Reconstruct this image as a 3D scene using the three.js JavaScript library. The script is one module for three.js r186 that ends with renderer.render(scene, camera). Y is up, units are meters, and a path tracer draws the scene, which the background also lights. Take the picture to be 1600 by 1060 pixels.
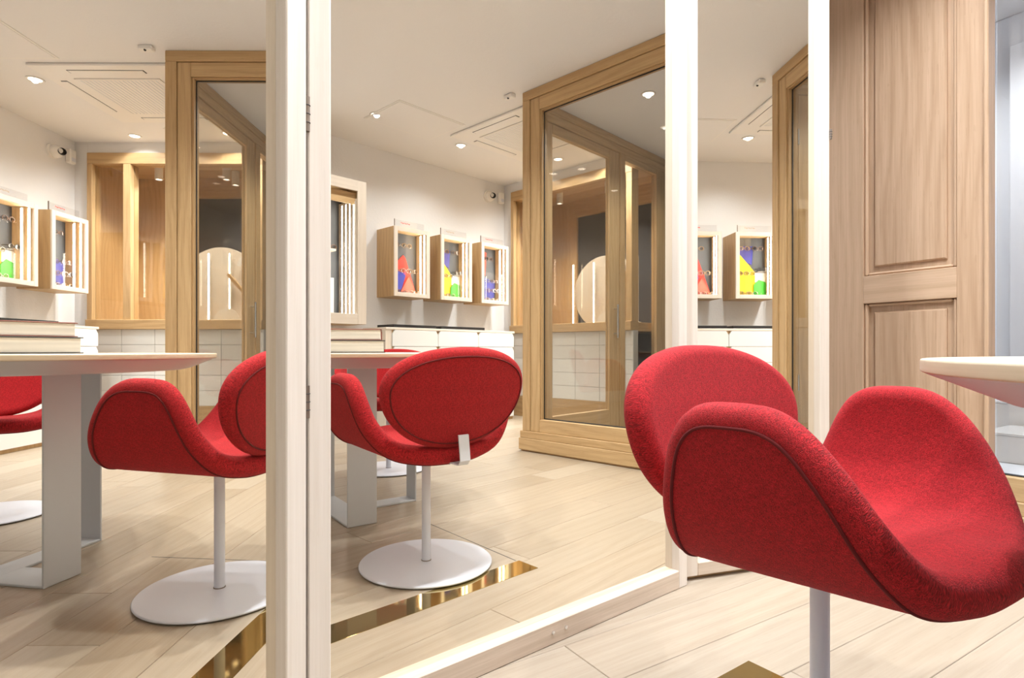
import * as THREE from 'three';
import { mergeGeometries, mergeVertices } from 'three/addons/utils/BufferGeometryUtils.js';
import { RectAreaLightUniformsLib } from 'three/addons/lights/RectAreaLightUniformsLib.js';

// ---------------------------------------------------------------- camera, exposure
// Plan positions are given in camera heights: S metres each.
const S = 0.745;
const scene = new THREE.Scene();
scene.background = new THREE.Color(0x07080b);
const renderer = new THREE.WebGLRenderer();
renderer.toneMapping = THREE.LinearToneMapping;
renderer.toneMappingExposure = 0.79;
renderer.shadowMap.enabled = true;
RectAreaLightUniformsLib.init();
const camera = new THREE.PerspectiveCamera(2 * Math.atan(548.07 / 897.33) * 180 / Math.PI, 1600 / 1096, 0.05, 60);
camera.position.set(0, S, 0);
camera.lookAt(0, S, -1);
camera.setViewOffset(1600, 1096, 0, 0, 1600, 1060);
camera.updateProjectionMatrix();

// downlights: [A, B, candela, colour, label]
const WARM = [0.93, 0.99, 1.06], MID = [0.91, 0.99, 1.08], COOL = [0.90, 0.99, 1.09];
const DOWNLIGHTS = [
  [3.14, -2.50, 10, WARM, 'recessed ceiling downlight nearest the tall lit wall case'],
  [4.40, -2.55, 10, WARM, 'recessed ceiling downlight in front of the middle display box'],
  [5.84, -2.54, 8, WARM, 'recessed ceiling downlight near the dome camera'],
  [5.65, -2.00, 18, WARM, 'recessed ceiling downlight beside the one near the dome camera'],
  [1.75, -2.45, 9, WARM, 'recessed ceiling downlight left of the tall lit wall case'],
  [0.40, -2.30, 7, WARM, 'recessed ceiling downlight in the far left corner of the ceiling'],
  [2.20, -0.40, 11, MID, 'added fill downlight in the ceiling above the second red chair'],  // added for fill, placed where the mirrors do not show it
  [0.85, -0.40, 13, [1.0, 0.97, 0.90], 'added fill downlight in the ceiling left of the table'],  // added to brighten the floor seen in the left mirror
  [2.35, 0.30, 10, MID, 'added fill downlight in the ceiling between table and glazed vestibule'],  // added fill lamp for the foreground
  [0.62, 1.22, 12, COOL, 'recessed ceiling downlight close to the left mirror panels'],
  [1.30, 1.42, 16, COOL, 'recessed ceiling downlight in front of the wide mirror panel'],
  [2.05, 1.42, 11, COOL, 'recessed ceiling downlight in front of the narrow mirror panel'],
  [3.15, 1.25, 11, COOL, 'added downlight in the ceiling that brightens the panelled door'],  // unseen lamp added to brighten the door
  [2.75, 0.45, 10, MID, 'added fill downlight in the ceiling outside the vestibule glass'],  // added fill lamp, kept out of the mirrored views
  [4.75, -0.10, 16, MID, 'recessed ceiling downlight inside the glazed vestibule'],
  [5.75, -1.38, 25, MID, 'recessed ceiling downlight by the vestibule door'],
  [6.20, 0.00, 9, MID, 'recessed ceiling downlight at the street end of the vestibule'],
];
const CEIL = 3.58 * S;

// ---------------------------------------------------------------- helpers
let seed = 12345;
const rnd = () => { seed = (seed * 1664525 + 1013904223) >>> 0; return seed / 4294967296; };
const rr = (a, b) => a + (b - a) * rnd();
const RA = 32 * Math.PI / 180, ca = Math.cos(RA), sa = Math.sin(RA);
const W = (A, y, B) => new THREE.Vector3((A * ca - B * sa) * S, y, -(A * sa + B * ca) * S);   // room plan -> world
const used = {};
function numbered(n) { used[n] = (used[n] ?? -1) + 1; return used[n] ? n + '_' + String(used[n]).padStart(3, '0') : n; }
function tag(o, label, category, group, kind) {
  if (label) o.userData.label = label;
  if (category) o.userData.category = category;
  if (group) o.userData.group = group;
  if (kind) o.userData.kind = kind;
  return o;
}
function thing(name, label, category, pos, rot = 0, group, kind) {
  const g = new THREE.Group(); g.name = numbered(name); g.position.copy(pos); g.rotation.y = rot;
  scene.add(g); return tag(g, label, category, group, kind);
}
// a room-aligned thing: local x runs along A, local z along -B, y up, metres
const roomThing = (name, label, category, A, y, B, group, kind) => thing(name, label, category, W(A, y, B), RA, group, kind);
function part(name, geo, mat, parent, x = 0, y = 0, z = 0, label) {
  const m = new THREE.Mesh(geo, mat); m.name = name; m.position.set(x, y, z); m.castShadow = m.receiveShadow = true;
  if (label) m.userData.label = label;
  parent.add(m); return m;
}
// box with chamfered edges, 44 triangles, uv in metres with u along the grain axis
function cbox(w, h, d, c = 0.002, grain = 'x') {
  c = Math.min(c, w * .45, h * .45, d * .45);
  const X = w / 2, Y = h / 2, Z = d / 2, pos = [];
  const v = (sx, sy, sz, k) => [sx * (X - (k === 0 ? 0 : c)), sy * (Y - (k === 1 ? 0 : c)), sz * (Z - (k === 2 ? 0 : c))];
  const tri = (a, b, cc) => {
    const n = [(b[1] - a[1]) * (cc[2] - a[2]) - (b[2] - a[2]) * (cc[1] - a[1]), (b[2] - a[2]) * (cc[0] - a[0]) - (b[0] - a[0]) * (cc[2] - a[2]), (b[0] - a[0]) * (cc[1] - a[1]) - (b[1] - a[1]) * (cc[0] - a[0])];
    const m = [a[0] + b[0] + cc[0], a[1] + b[1] + cc[1], a[2] + b[2] + cc[2]];
    if (n[0] * m[0] + n[1] * m[1] + n[2] * m[2] < 0) pos.push(...a, ...cc, ...b); else pos.push(...a, ...b, ...cc);
  };
  const quad = (a, b, cc, dd) => { tri(a, b, cc); tri(a, cc, dd); };
  for (const s of [-1, 1]) {
    quad(v(s, -1, -1, 0), v(s, 1, -1, 0), v(s, 1, 1, 0), v(s, -1, 1, 0));
    quad(v(-1, s, -1, 1), v(1, s, -1, 1), v(1, s, 1, 1), v(-1, s, 1, 1));
    quad(v(-1, -1, s, 2), v(1, -1, s, 2), v(1, 1, s, 2), v(-1, 1, s, 2));
  }
  for (const s of [-1, 1]) for (const t of [-1, 1]) {
    quad(v(-1, s, t, 1), v(1, s, t, 1), v(1, s, t, 2), v(-1, s, t, 2));
    quad(v(s, -1, t, 0), v(s, 1, t, 0), v(s, 1, t, 2), v(s, -1, t, 2));
    quad(v(s, t, -1, 0), v(s, t, 1, 0), v(s, t, 1, 1), v(s, t, -1, 1));
    for (const q of [-1, 1]) tri(v(s, t, q, 0), v(s, t, q, 1), v(s, t, q, 2));
  }
  const g = new THREE.BufferGeometry();
  g.setAttribute('position', new THREE.Float32BufferAttribute(pos, 3));
  g.computeVertexNormals();
  return meterUV(g, grain);
}
function meterUV(g, grain = 'x') {
  if (g.index) g = g.toNonIndexed();
  const p = g.attributes.position, n = g.attributes.normal, uv = new Float32Array(p.count * 2);
  const ox = rnd() * 3, oy = rnd() * 3;
  for (let i = 0; i < p.count; i += 3) {
    let nx = 0, ny = 0, nz = 0;
    for (let k = 0; k < 3; k++) { nx += n.getX(i + k); ny += n.getY(i + k); nz += n.getZ(i + k); }
    nx = Math.abs(nx); ny = Math.abs(ny); nz = Math.abs(nz);
    const ax = nx >= ny && nx >= nz ? 0 : ny >= nz ? 1 : 2;
    let ax2 = [[1, 2], [0, 2], [0, 1]][ax];
    const gi = 'xyz'.indexOf(grain);
    if (ax2[1] === gi) ax2 = [ax2[1], ax2[0]];
    for (let k = 0; k < 3; k++) {
      const c = [p.getX(i + k), p.getY(i + k), p.getZ(i + k)];
      uv[(i + k) * 2] = c[ax2[0]] + ox; uv[(i + k) * 2 + 1] = c[ax2[1]] + oy;
    }
  }
  g.setAttribute('uv', new THREE.BufferAttribute(uv, 2));
  return g;
}
const moved = (g, x, y, z) => g.translate(x, y, z);
const merge = list => mergeGeometries(list.map(g => g.index ? g.toNonIndexed() : g), false);
function lathe(pts, seg = 64) { return new THREE.LatheGeometry(pts.map(p => new THREE.Vector2(p[0], p[1])), seg); }
function extrude(shape, depth, bevel = 0, seg = 16) {
  return new THREE.ExtrudeGeometry(shape, { depth, bevelEnabled: bevel > 0, bevelThickness: bevel, bevelSize: bevel, bevelOffset: -bevel, bevelSegments: 1, curveSegments: seg });
}
const poly = pts => { const s = new THREE.Shape(); pts.forEach((p, i) => i ? s.lineTo(p[0], p[1]) : s.moveTo(p[0], p[1])); s.closePath(); return s; };

// ---------------------------------------------------------------- textures
function hash2(x, y, s) { let h = (x * 374761393 + y * 668265263 + s * 974634721) | 0; h = Math.imul(h ^ (h >>> 13), 1274126177); return ((h ^ (h >>> 16)) >>> 0) / 4294967296; }
function vnoise(x, y, px, py, s) {   // periodic value noise
  const xi = Math.floor(x), yi = Math.floor(y), fx = x - xi, fy = y - yi;
  const u = fx * fx * (3 - 2 * fx), v = fy * fy * (3 - 2 * fy), m = (a, p) => ((a % p) + p) % p;
  const a = hash2(m(xi, px), m(yi, py), s), b = hash2(m(xi + 1, px), m(yi, py), s), c = hash2(m(xi, px), m(yi + 1, py), s), d = hash2(m(xi + 1, px), m(yi + 1, py), s);
  return a + (b - a) * u + (c - a) * v + (a - b - c + d) * u * v;
}
function dataTex(n, fn, srgb = true, m = n) {
  const d = new Uint8Array(n * m * 4);
  for (let j = 0; j < m; j++) for (let i = 0; i < n; i++) {
    const c = fn(i / n, j / m); const k = (j * n + i) * 4;
    for (let q = 0; q < 3; q++) d[k + q] = Math.max(0, Math.min(255, Math.round(c[q] * 255)));
    d[k + 3] = 255;
  }
  const t = new THREE.DataTexture(d, n, m, THREE.RGBAFormat);
  t.wrapS = t.wrapT = THREE.RepeatWrapping; t.magFilter = THREE.LinearFilter; t.minFilter = THREE.LinearMipmapLinearFilter; t.generateMipmaps = true;
  if (srgb) t.colorSpace = THREE.SRGBColorSpace;
  t.needsUpdate = true; return t;
}
// oak: streaks along u with cathedral bands and pores
const grainAt = (s, strong) => (u, v) => {
  const w = vnoise(u * 3, v * 3, 3, 3, s) * 1.2 + vnoise(u * 6, v * 9, 6, 9, s + 1) * .5;
  const band = .5 + .5 * Math.sin((v * 9 + w * 1.1) * Math.PI * 2);
  const st = vnoise(u * 6, v * 90, 6, 90, s + 2), fine = vnoise(u * 20, v * 220, 20, 220, s + 3);
  const pore = vnoise(u * 34, v * 170, 34, 170, s + 4) > .84 ? 1 : 0;
  const tone = vnoise(u * 2, v * 5, 2, 5, s + 5);
  return 1 - strong * (.16 * band * band + .22 * st + .14 * fine + .10 * pore + .14 * tone);
};
function woodTex(s, strong) {
  const g = grainAt(s, strong);
  return dataTex(512, (u, v) => { const k = g(u, v); return [k, Math.pow(k, 1.22), Math.pow(k, 1.55)]; });
}
const WT = [woodTex(3, .28), woodTex(29, .27), woodTex(71, .20), woodTex(113, .09), woodTex(141, .17), woodTex(167, .15)];
function rep(t, x, y) { const c = t.clone(); c.repeat.set(x, y); c.needsUpdate = true; return c; }
const lin = (r, g, b) => new THREE.Color().setRGB(r, g, b);
const std = (c, rough = .6, extra = {}) => new THREE.MeshStandardMaterial({ color: Array.isArray(c) ? lin(...c) : new THREE.Color(c), roughness: rough, ...extra });
const wood = (c, i = 0, rough = .45, sx = .8, sy = 2.2) => { const m = rep(WT[i], sx, sy); return std(c, rough, { map: m }); };
const feltTex = dataTex(256, (u, v) => {
  const n = vnoise(u * 110, v * 110, 110, 110, 5), m = vnoise(u * 64, v * 128, 64, 128, 6), l = vnoise(u * 12, v * 12, 12, 12, 7);
  const k = .30 + .5 * n + .32 * m + .12 * l; return [k, Math.min(1, k * k), Math.min(1, k * k * 1.02)];
});
const feltBump = dataTex(256, (u, v) => { const k = .5 * vnoise(u * 110, v * 110, 110, 110, 5) + .5 * vnoise(u * 64, v * 128, 64, 128, 6); return [k, k, k]; }, false);
const plasterBump = dataTex(256, (u, v) => { const k = .6 * vnoise(u * 40, v * 40, 40, 40, 15) + .4 * vnoise(u * 100, v * 100, 100, 100, 16); return [k, k, k]; }, false);

// ---------------------------------------------------------------- materials
const M = {};
M.plank = [4, 5, 3, 4, 5, 4].map((k, i) => wood([[.42, .345, .268], [.40, .325, .25], [.435, .362, .285], [.388, .312, .235], [.412, .337, .26], [.425, .345, .265]][i], k, .34, .75, 2.4));
M.sub = std([.18, .12, .07], .8);
M.oak = wood([.60, .41, .215], 0); M.oakB = wood([.62, .43, .23], 1); M.oakDark = wood([.50, .325, .16], 2);
M.oakPale = wood([.81, .735, .66], 3, .5, .7, 3); M.oakPaleB = wood([.79, .715, .64], 3, .5, .7, 3);
M.oakRailShaded = wood([.70, .585, .48], 2, .5, .7, 3); M.oakMidShaded = wood([.755, .665, .575], 3, .5, .7, 3);  // pale oak again, darkened in colour where rails and narrow panel get less light
M.doorOak = wood([.66, .45, .30], 1, .42, .6, 2.0); M.doorOakB = wood([.675, .465, .31], 2, .42, .6, 2.0);
M.wall = std([.75, .75, .77], .85, { bumpMap: rep(plasterBump, 2, 2), bumpScale: .0006 });
M.ceiling = std([.785, .785, .80], .9, { bumpMap: rep(plasterBump, 2, 2), bumpScale: .0005 });
M.white = std([.80, .79, .78], .4); M.whiteGloss = std([.81, .82, .83], .16);
M.coolWhite = std([.74, .78, .85], .5);
M.tileWhite = [std([.80, .815, .83], .15), std([.785, .80, .815], .15), std([.81, .825, .835], .15)];
M.grout = std([.55, .53, .51], .8);
M.mirror = new THREE.MeshPhysicalMaterial({ color: lin(.93, .88, .775), metalness: 1, roughness: 0 });
M.glass = new THREE.MeshPhysicalMaterial({ color: lin(.93, .92, .90), transmission: 1, thickness: 0, roughness: 0, ior: 1.5 });
M.acrylic = new THREE.MeshPhysicalMaterial({ color: lin(.97, .97, .97), transmission: 1, thickness: 0, roughness: .02, ior: 1.49 });
M.black = std([.012, .011, .012], .5); M.dark = std([.05, .045, .045], .6); M.night = std([.035, .036, .042], .35);
M.brass = new THREE.MeshPhysicalMaterial({ color: lin(.62, .50, .25), metalness: 1, roughness: .05 });
M.steelDark = std([.25, .2, .16], .4, { metalness: .8 });
M.chrome = std([.75, .75, .76], .2, { metalness: 1 });
M.lacquer = std([.66, .68, .77], .38); M.lacquerTable = std([.56, .58, .62], .4);
M.felt = new THREE.MeshPhysicalMaterial({ color: lin(.60, .013, .021), roughness: .95, map: rep(feltTex, 14, 14), bumpMap: rep(feltBump, 14, 14), bumpScale: .0012, sheen: .35, sheenRoughness: .5, sheenColor: lin(.45, .06, .07) });
M.welt = std([.12, .004, .005], .95);
M.led = std([.04, .04, .04], .9, { emissive: lin(1, .97, .91), emissiveIntensity: 7 });
M.lampFace = std([.9, .9, .9], .5, { emissive: lin(1, .96, .90), emissiveIntensity: 8 });
M.paper = std([.72, .68, .62], .9); M.pageEdge = std([.66, .62, .57], .95, { map: dataTex(128, (u, v) => { const k = .88 + .12 * vnoise(u * 4, v * 128, 4, 128, 44); return [k, k, k]; }) });
M.coverRed = std([.22, .075, .055], .5); M.coverBlack = std([.03, .025, .025], .5);
M.charcoal = std([.085, .09, .10], .7);
M.tableTop = wood([.72, .61, .465], 2, .4, .9, 2.4);
M.colour = { red: std([.70, .03, .015], .6), blue: std([.025, .03, .30], .6), yellow: std([.80, .58, .005], .6), green: std([.04, .42, .02], .6), coral: std([.62, .10, .06], .6), orange: std([.75, .15, .008], .6), white: std([.85, .85, .85], .6), tan: std([.55, .40, .26], .6) };

// ---------------------------------------------------------------- floor
{
  const A0 = -1.9, A1 = 7.15, B0 = -3.42, B1 = 2.3;
  const fl = roomThing('floor', 'pale oak plank floor', null, 0, 0, 0, null, 'structure');
  part('floor_slab', cbox((A1 - A0) * S, .1, (B1 - B0) * S, .002), M.sub, fl, (A0 + A1) / 2 * S, -.0665, -(B0 + B1) / 2 * S);
  const pw = .185, gap = .0012, L = (A1 - A0) * S, z0 = -B1 * S, z1 = -B0 * S;
  let row = 0;
  for (let z = z0; z < z1 - .001; z += pw, row++) {
    const w = Math.min(pw, z1 - z); let x = A0 * S - rr(0, 1.4);
    while (x < A1 * S) {
      const len = rr(1.3, 2.1), xa = Math.max(x, A0 * S), xb = Math.min(x + len, A1 * S);
      if (xb - xa > .02) part('plank', cbox(xb - xa - gap, .015, w - gap, .0012, 'x'), M.plank[Math.floor(rnd() * 6)], fl, (xa + xb) / 2, -.0075 - rr(0, .0003), z + w / 2);
      x += len;
    }
  }
  // dark joint that runs from the brass strip across the floor
  const P = [[.832, 1.73], [1.33, 1.09]], dx = (P[1][0] - P[0][0]) * S, dd = (P[1][1] - P[0][1]) * S;
  const m = part('floor_joint', cbox(Math.hypot(dx, dd), .002, .004, .0005), M.dark, fl);
  m.position.copy(fl.worldToLocal(new THREE.Vector3((P[0][0] + P[1][0]) / 2 * S, -.0006, -(P[0][1] + P[1][1]) / 2 * S)));
  m.rotation.y = Math.atan2(dd, dx) - RA;
}
// polished brass strip let into the floor; corner nearest the mirror at plan (.765, 1.80)
{
  const ang = 35.5 * Math.PI / 180, wid = .128 * S, len = 1.75 * S;
  const g = thing('brass_floor_strip', 'polished brass strip inlaid in the floor beneath the red chair', 'floor strip', new THREE.Vector3(.762 * S, 0, -1.850 * S), ang);
  part('strip_plate', cbox(len, .006, wid, .0006), M.brass, g, -len / 2, -.0022, wid / 2);
}

// ---------------------------------------------------------------- ceiling and walls
const wallBox = (name, A0, A1, B0, B1, y0, y1, mat, parent) => {
  const g = parent ?? roomThing(name, null, null, 0, 0, 0, null, 'structure');
  part(parent ? name : 'wall_body', cbox((A1 - A0) * S, y1 - y0, (B1 - B0) * S, .001, 'y'), mat, g, (A0 + A1) / 2 * S, (y0 + y1) / 2, -(B0 + B1) / 2 * S);
  return g;
};
tag(wallBox('ceiling', -2.05, 7.3, -3.6, 2.45, CEIL, CEIL + .12, M.ceiling), 'off-white plaster ceiling');
tag(wallBox('wall_back', -2.05, 7.3, -3.6, -3.42, 0, CEIL, M.wall), 'pale grey wall that carries the display boxes');
tag(wallBox('wall_left', -2.05, -1.9, -3.42, 2.3, 0, CEIL, M.wall), 'plain pale wall at the far left of the room');
tag(wallBox('wall_front', -2.05, 7.3, 2.3, 2.45, 0, CEIL, M.wall), 'pale wall behind the mirror panels');
// end wall with tiled foot, ledge and shop window
{
  const g = roomThing('wall_right', 'end wall with white tiles below the shop window', null, 0, 0, 0, null, 'structure');
  const y = h => (1 - h) * S;                       // h: camera heights below eye level
  wallBox('wall_strip', 6.055, 6.18, -3.42, -3.254, 0, CEIL, M.wall, g);
  wallBox('wall_foot', 6.075, 6.18, -3.254, -1.09, 0, y(-.262), M.grout, g);
  wallBox('wall_header', 6.055, 6.18, -3.254, -1.09, y(-2.444), CEIL, M.wall, g);
  part('base_board', cbox(.016, y(.69), (3.254 - 1.09) * S - .001, .002, 'z'), M.oakB, g, 6.075 * S - .008, y(.69) / 2, 3.254 * S - (3.254 - 1.09) * S / 2);
  const tw = .41 * S, th = .19 * S;
  let k = 0;
  for (let r = 0; r < 5; r++) for (let c = 0; c < 6; c++) {
    const x0 = -3.254 * S + c * tw, x1 = Math.min(x0 + tw, -1.09 * S), ya = Math.max(y(-.262) - (r + 1) * th, .05), yb = y(-.262) - r * th;
    if (x1 - x0 < .02 || yb - ya < .02) continue;
    part('tile', cbox(.012, yb - ya - .003, x1 - x0 - .003, .0012), M.tileWhite[k++ % 3], g, 6.075 * S - .006, (ya + yb) / 2, -(x0 + x1) / 2);
  }
}
{
  const y = h => (1 - h) * S;
  const w = roomThing('window_1', 'oak framed shop window with glass panes above white tiles', null, 0, 0, 0, null, 'structure');
  const bar = (n, B0, B1, h0, h1, grain = 'y', A0 = 6.03, A1 = 6.19, mat = M.oakB) => part(n, cbox((A1 - A0) * S, (h0 - h1) * S, (B1 - B0) * S, .003, grain), mat, w, (A0 + A1) / 2 * S, y((h0 + h1) / 2), -(B0 + B1) / 2 * S);
  bar('frame_post', -3.254, -3.191, -.381, -2.306); bar('frame_post', -2.809, -2.714, -.381, -2.306); bar('frame_post', -1.18, -1.09, -.381, -2.306);
  bar('window_head', -3.254, -1.09, -2.306, -2.444, 'z'); bar('window_sill', -3.254, -1.09, -.262, -.381, 'z', 6.0, 6.19);
  for (const [b0, b1] of [[-3.191, -2.809], [-2.714, -1.952], [-1.946, -1.18]]) part('pane', cbox(.008, (2.306 - .381) * S, (b1 - b0) * S, .0005), M.glass, w, 6.10 * S, y(-1.3435), -(b0 + b1) / 2 * S);
  // shop window box behind the glass
  const n = roomThing('window_2', 'oak lined shop window box with dark night glass', null, 0, 0, 0, null, 'structure');
  const bx = (nm, A0, A1, B0, B1, h0, h1, mat, grain) => part(nm, cbox((A1 - A0) * S, (h0 - h1) * S, (B1 - B0) * S, .002, grain), mat, n, (A0 + A1) / 2 * S, y((h0 + h1) / 2), -(B0 + B1) / 2 * S);
  bx('window_deck', 6.19, 7.1, -3.3, -1.09, -.25, -.37, M.oakB, 'z'); bx('window_soffit', 6.19, 7.1, -3.3, -1.09, -2.42, -2.52, M.oakB, 'z');
  bx('side_lining', 6.19, 7.1, -3.36, -3.3, -.37, -2.42, M.oak, 'y'); bx('front_lining', 7.04, 7.1, -3.3, -2.75, -.37, -2.42, M.oakB, 'y');
  bx('front_beam', 7.0, 7.1, -2.75, -1.09, -2.15, -2.42, M.oak, 'z');
  bx('night_pane', 7.08, 7.1, -2.75, -1.09, -.37, -2.15, M.night, 'z');
  wallBox('wall_street', 7.15, 7.3, -3.42, 2.3, 0, CEIL, M.dark); scene.children[scene.children.length - 1].userData.label = 'dark street side beyond the shop window';
}

// ---------------------------------------------------------------- folding mirror panels
// Each stands on the floor; local x runs along its front face, local z towards the room.
function mirrorPanel(label, left, deg, width, opt = {}) {
  const g = thing('mirror_panel', label, 'mirror', new THREE.Vector3(left[0] * S, 0, -left[1] * S), deg * Math.PI / 180);
  const H = 2.55, st = opt.stile ?? .043, rail = .056, y0 = opt.lift ?? 0, d = .045;
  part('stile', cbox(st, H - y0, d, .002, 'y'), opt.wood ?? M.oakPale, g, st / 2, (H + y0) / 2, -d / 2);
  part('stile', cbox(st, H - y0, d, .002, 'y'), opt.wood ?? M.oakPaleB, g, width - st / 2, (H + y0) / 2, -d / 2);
  part('bottom_rail', cbox(width - 2 * st - .0006, rail - y0, d, .002, 'x'), M.oakRailShaded, g, width / 2, (rail + y0) / 2, -d / 2);
  part('top_rail', cbox(width - 2 * st - .0006, .08, d, .002, 'x'), M.oakPale, g, width / 2, H - .04, -d / 2);
  part('mirror_pane', new THREE.BoxGeometry(width - 2 * st + .004, H - rail - .08 + .004, .006), M.mirror, g, width / 2, (rail + H - .08) / 2, -.027 - .003, 'clear mirror glass');
  part('backing_board', cbox(width - 2 * st, H - rail - .08, .006, .0005), M.dark, g, width / 2, (rail + H - .08) / 2, -.040);
  if (y0) part('plinth', cbox(width - .02, y0, .03, .001), M.oak, g, width / 2, y0 / 2, -.035);
  for (const [x, y, len] of opt.hinges ?? []) {
    const hg = part('hinge', new THREE.CylinderGeometry(.005, .005, len, 12), M.steelDark, g, x, y, .001, 'bronze hinge knuckle');
    for (const k of [-.25, 0, .25]) part('hinge_ring', new THREE.TorusGeometry(.0053, .0009, 6, 12).rotateX(Math.PI / 2), M.dark, hg, 0, k * len, 0);
  }
  for (const x of opt.screws ?? []) part('screw', new THREE.CylinderGeometry(.0045, .0045, .003, 16).rotateX(Math.PI / 2), M.chrome, g, x, .03, .0008);
  return g;
}
{
  const t1 = 61.188 * Math.PI / 180, w1 = 1.55;
  mirrorPanel('mirror panel in a pale oak frame at the far left, cut by the picture edge', [-.485 - w1 * Math.cos(t1), 1.3566 - w1 * Math.sin(t1)], 61.188, w1 * S);
  mirrorPanel('wide middle mirror panel in a pale oak frame beside the red chair', [-.506, 1.4277], 39.103, 1.615 * S, { hinges: [[-.003, 1.182, .064], [-.003, .65, .06]], screws: [.62, .665] });
  mirrorPanel('narrow mirror panel in a pale oak frame next to the panelled door', [.755, 2.482], 18.05, .793 * S, { lift: .014, wood: M.oakMidShaded, hinges: [[.793 * S + .003, 2.027 * S, .035]] });
}
// jamb post that closes the corner between the first two mirror panels
{
  const g = thing('corner_post', 'slim pale post in the gap between the two left mirror panels', 'post', new THREE.Vector3(-.565 * S, 0, -1.48 * S), 50 * Math.PI / 180);
  part('post_body', cbox(.045, 2.55, .03, .002, 'y'), M.oakPaleB, g, 0, 1.275, -.02);
}

// ---------------------------------------------------------------- panelled oak door
{
  // stands in line with the vestibule glass, face towards the room (local z runs along -A)
  const g = thing('panelled_door', 'tall oak door with raised fielded panels right of the mirrors', 'door', W(3.862, 0, 2.225), RA - Math.PI / 2);
  const wd = .955 * S, sr = .155 * S, H = 2.58 * S + S, T = .05;
  const sl = .295 * S, y1 = 1.30 * S, y2 = 1.475 * S;
  part('stile', cbox(sl, H, T, .002, 'y'), M.doorOakB, g, sl / 2, H / 2, -T / 2);
  part('stile', cbox(sr, H, T, .002, 'y'), M.doorOak, g, wd - sr / 2, H / 2, -T / 2);
  const pw = wd - sl - sr, px = sl + pw / 2;
  const railAt = (ya, yb) => part('rail', cbox(pw - .0006, yb - ya, T, .002, 'x'), M.doorOakB, g, px, (ya + yb) / 2, -T / 2);
  railAt(0, .26); railAt(y1, y2); railAt(H - .12, H);
  for (const [ya, yb] of [[.26, y1], [y2, H - .12]]) {
    const hh = yb - ya, p = part('panel', cbox(pw - .0006, hh - .0006, .012, .0005, 'y'), M.doorOakB, g, px, (ya + yb) / 2, -.036);
    const f = .042;   // raised field with sloping shoulders
    const fld = extrude(poly([[-pw / 2 + f, -hh / 2 + f], [pw / 2 - f, -hh / 2 + f], [pw / 2 - f, hh / 2 - f], [-pw / 2 + f, hh / 2 - f]]), .008, .006);
    part('raised_field', meterUV(fld, 'y'), M.doorOak, p, 0, 0, .008);
    for (const [w, h, x, y, gr] of [[.016, hh, -pw / 2 + .008, 0, 'y'], [.016, hh, pw / 2 - .008, 0, 'y'], [pw - .034, .016, 0, -hh / 2 + .008, 'x'], [pw - .034, .016, 0, hh / 2 - .008, 'x']])
      part('moulding', cbox(w, h - .002, .022, .006, gr), M.doorOakB, p, x, y, .017);
  }
  part('edge_trim', cbox(.016, H, .03, .004, 'y'), M.doorOakB, g, wd - .008, H / 2, .006);
}
// ---------------------------------------------------------------- glazed oak vestibule
{
  const g = roomThing('glazed_vestibule', 'tall oak framed glass vestibule standing on a stepped oak plinth', 'vestibule', 0, 0, 0);
  const y = h => (1 - h) * S;
  const bx = (n, A0, A1, B0, B1, h0, h1, mat, grain = 'y', c = .003) => part(n, cbox((A1 - A0) * S, (h0 - h1) * S, (B1 - B0) * S, c, grain), mat, g, (A0 + A1) / 2 * S, y((h0 + h1) / 2), -(B0 + B1) / 2 * S);
  // front face: outer casing, inner frame a little behind it
  bx('corner_post', 3.86, 4.0, -1.0, -.905, .80, -2.487, M.oak);
  bx('head_casing', 3.86, 4.0, -1.0, 1.262, -2.487, -2.578, M.oak, 'z');
  bx('frame_stile', 3.872, 3.98, -.901, -.785, .80, -2.483, M.oakB);
  bx('frame_head', 3.872, 3.98, -.785, 1.262, -2.36, -2.483, M.oakB, 'z');
  bx('glazing_bead', 3.885, 3.97, -.785, -.765, .675, -2.36, M.oakDark); bx('glazing_bead', 3.885, 3.97, -.765, 1.262, -2.345, -2.36, M.oakDark, 'z');
  bx('frame_sill', 3.872, 3.98, -.785, 1.262, .80, .675, M.oakB, 'z');
  bx('plinth', 3.835, 4.0, -1.03, 1.262, .985, .87, M.oakB, 'z'); bx('plinth_cap', 3.845, 4.0, -1.02, 1.262, .87, .80, M.oak, 'z'); bx('toe_board', 3.85, 4.0, -1.01, 1.262, 1, .985, M.oakDark, 'z');
  bx('gasket', 3.915, 3.93, -.766, -.758, .675, -2.345, M.black); bx('gasket', 3.915, 3.93, -.758, 1.262, -2.336, -2.345, M.black, 'z');
  bx('gasket', 3.915, 3.93, -.758, 1.262, .675, .665, M.black, 'z');
  part('pane', cbox(.010, (2.338 + .667) * S, (1.262 + .76) * S, .0005), M.glass, g, 3.925 * S, y(-.8355), -(1.262 - .76) / 2 * S);
  // side wall with glazed door, seen through the front glass
  bx('side_casing', 4.0, 7.1, -1.06, -.96, -2.487, -2.578, M.oak, 'x'); bx('side_head', 4.0, 7.1, -1.05, -.97, -2.40, -2.487, M.oakB, 'x');
  bx('jamb', 4.0, 4.10, -1.05, -.97, 1, -2.40, M.oak); bx('jamb', 5.58, 5.69, -1.05, -.97, 1, -2.40, M.oak); bx('jamb', 6.44, 6.6, -1.05, -.97, 1, -2.40, M.oak);
  bx('side_sill', 5.69, 6.44, -1.05, -.97, 1, .80, M.oak, 'x');
  bx('side_head', 5.69, 6.44, -1.05, -.97, -2.33, -2.40, M.oakB, 'x');
  part('pane', cbox((6.44 - 5.69) * S, (2.33 + .8) * S, .008, .0005), M.glass, g, 6.065 * S, y(-.765), 1.01 * S);
  bx('side_panel', 6.6, 7.1, -1.04, -.98, 1, -2.40, M.oakB);
}
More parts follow.
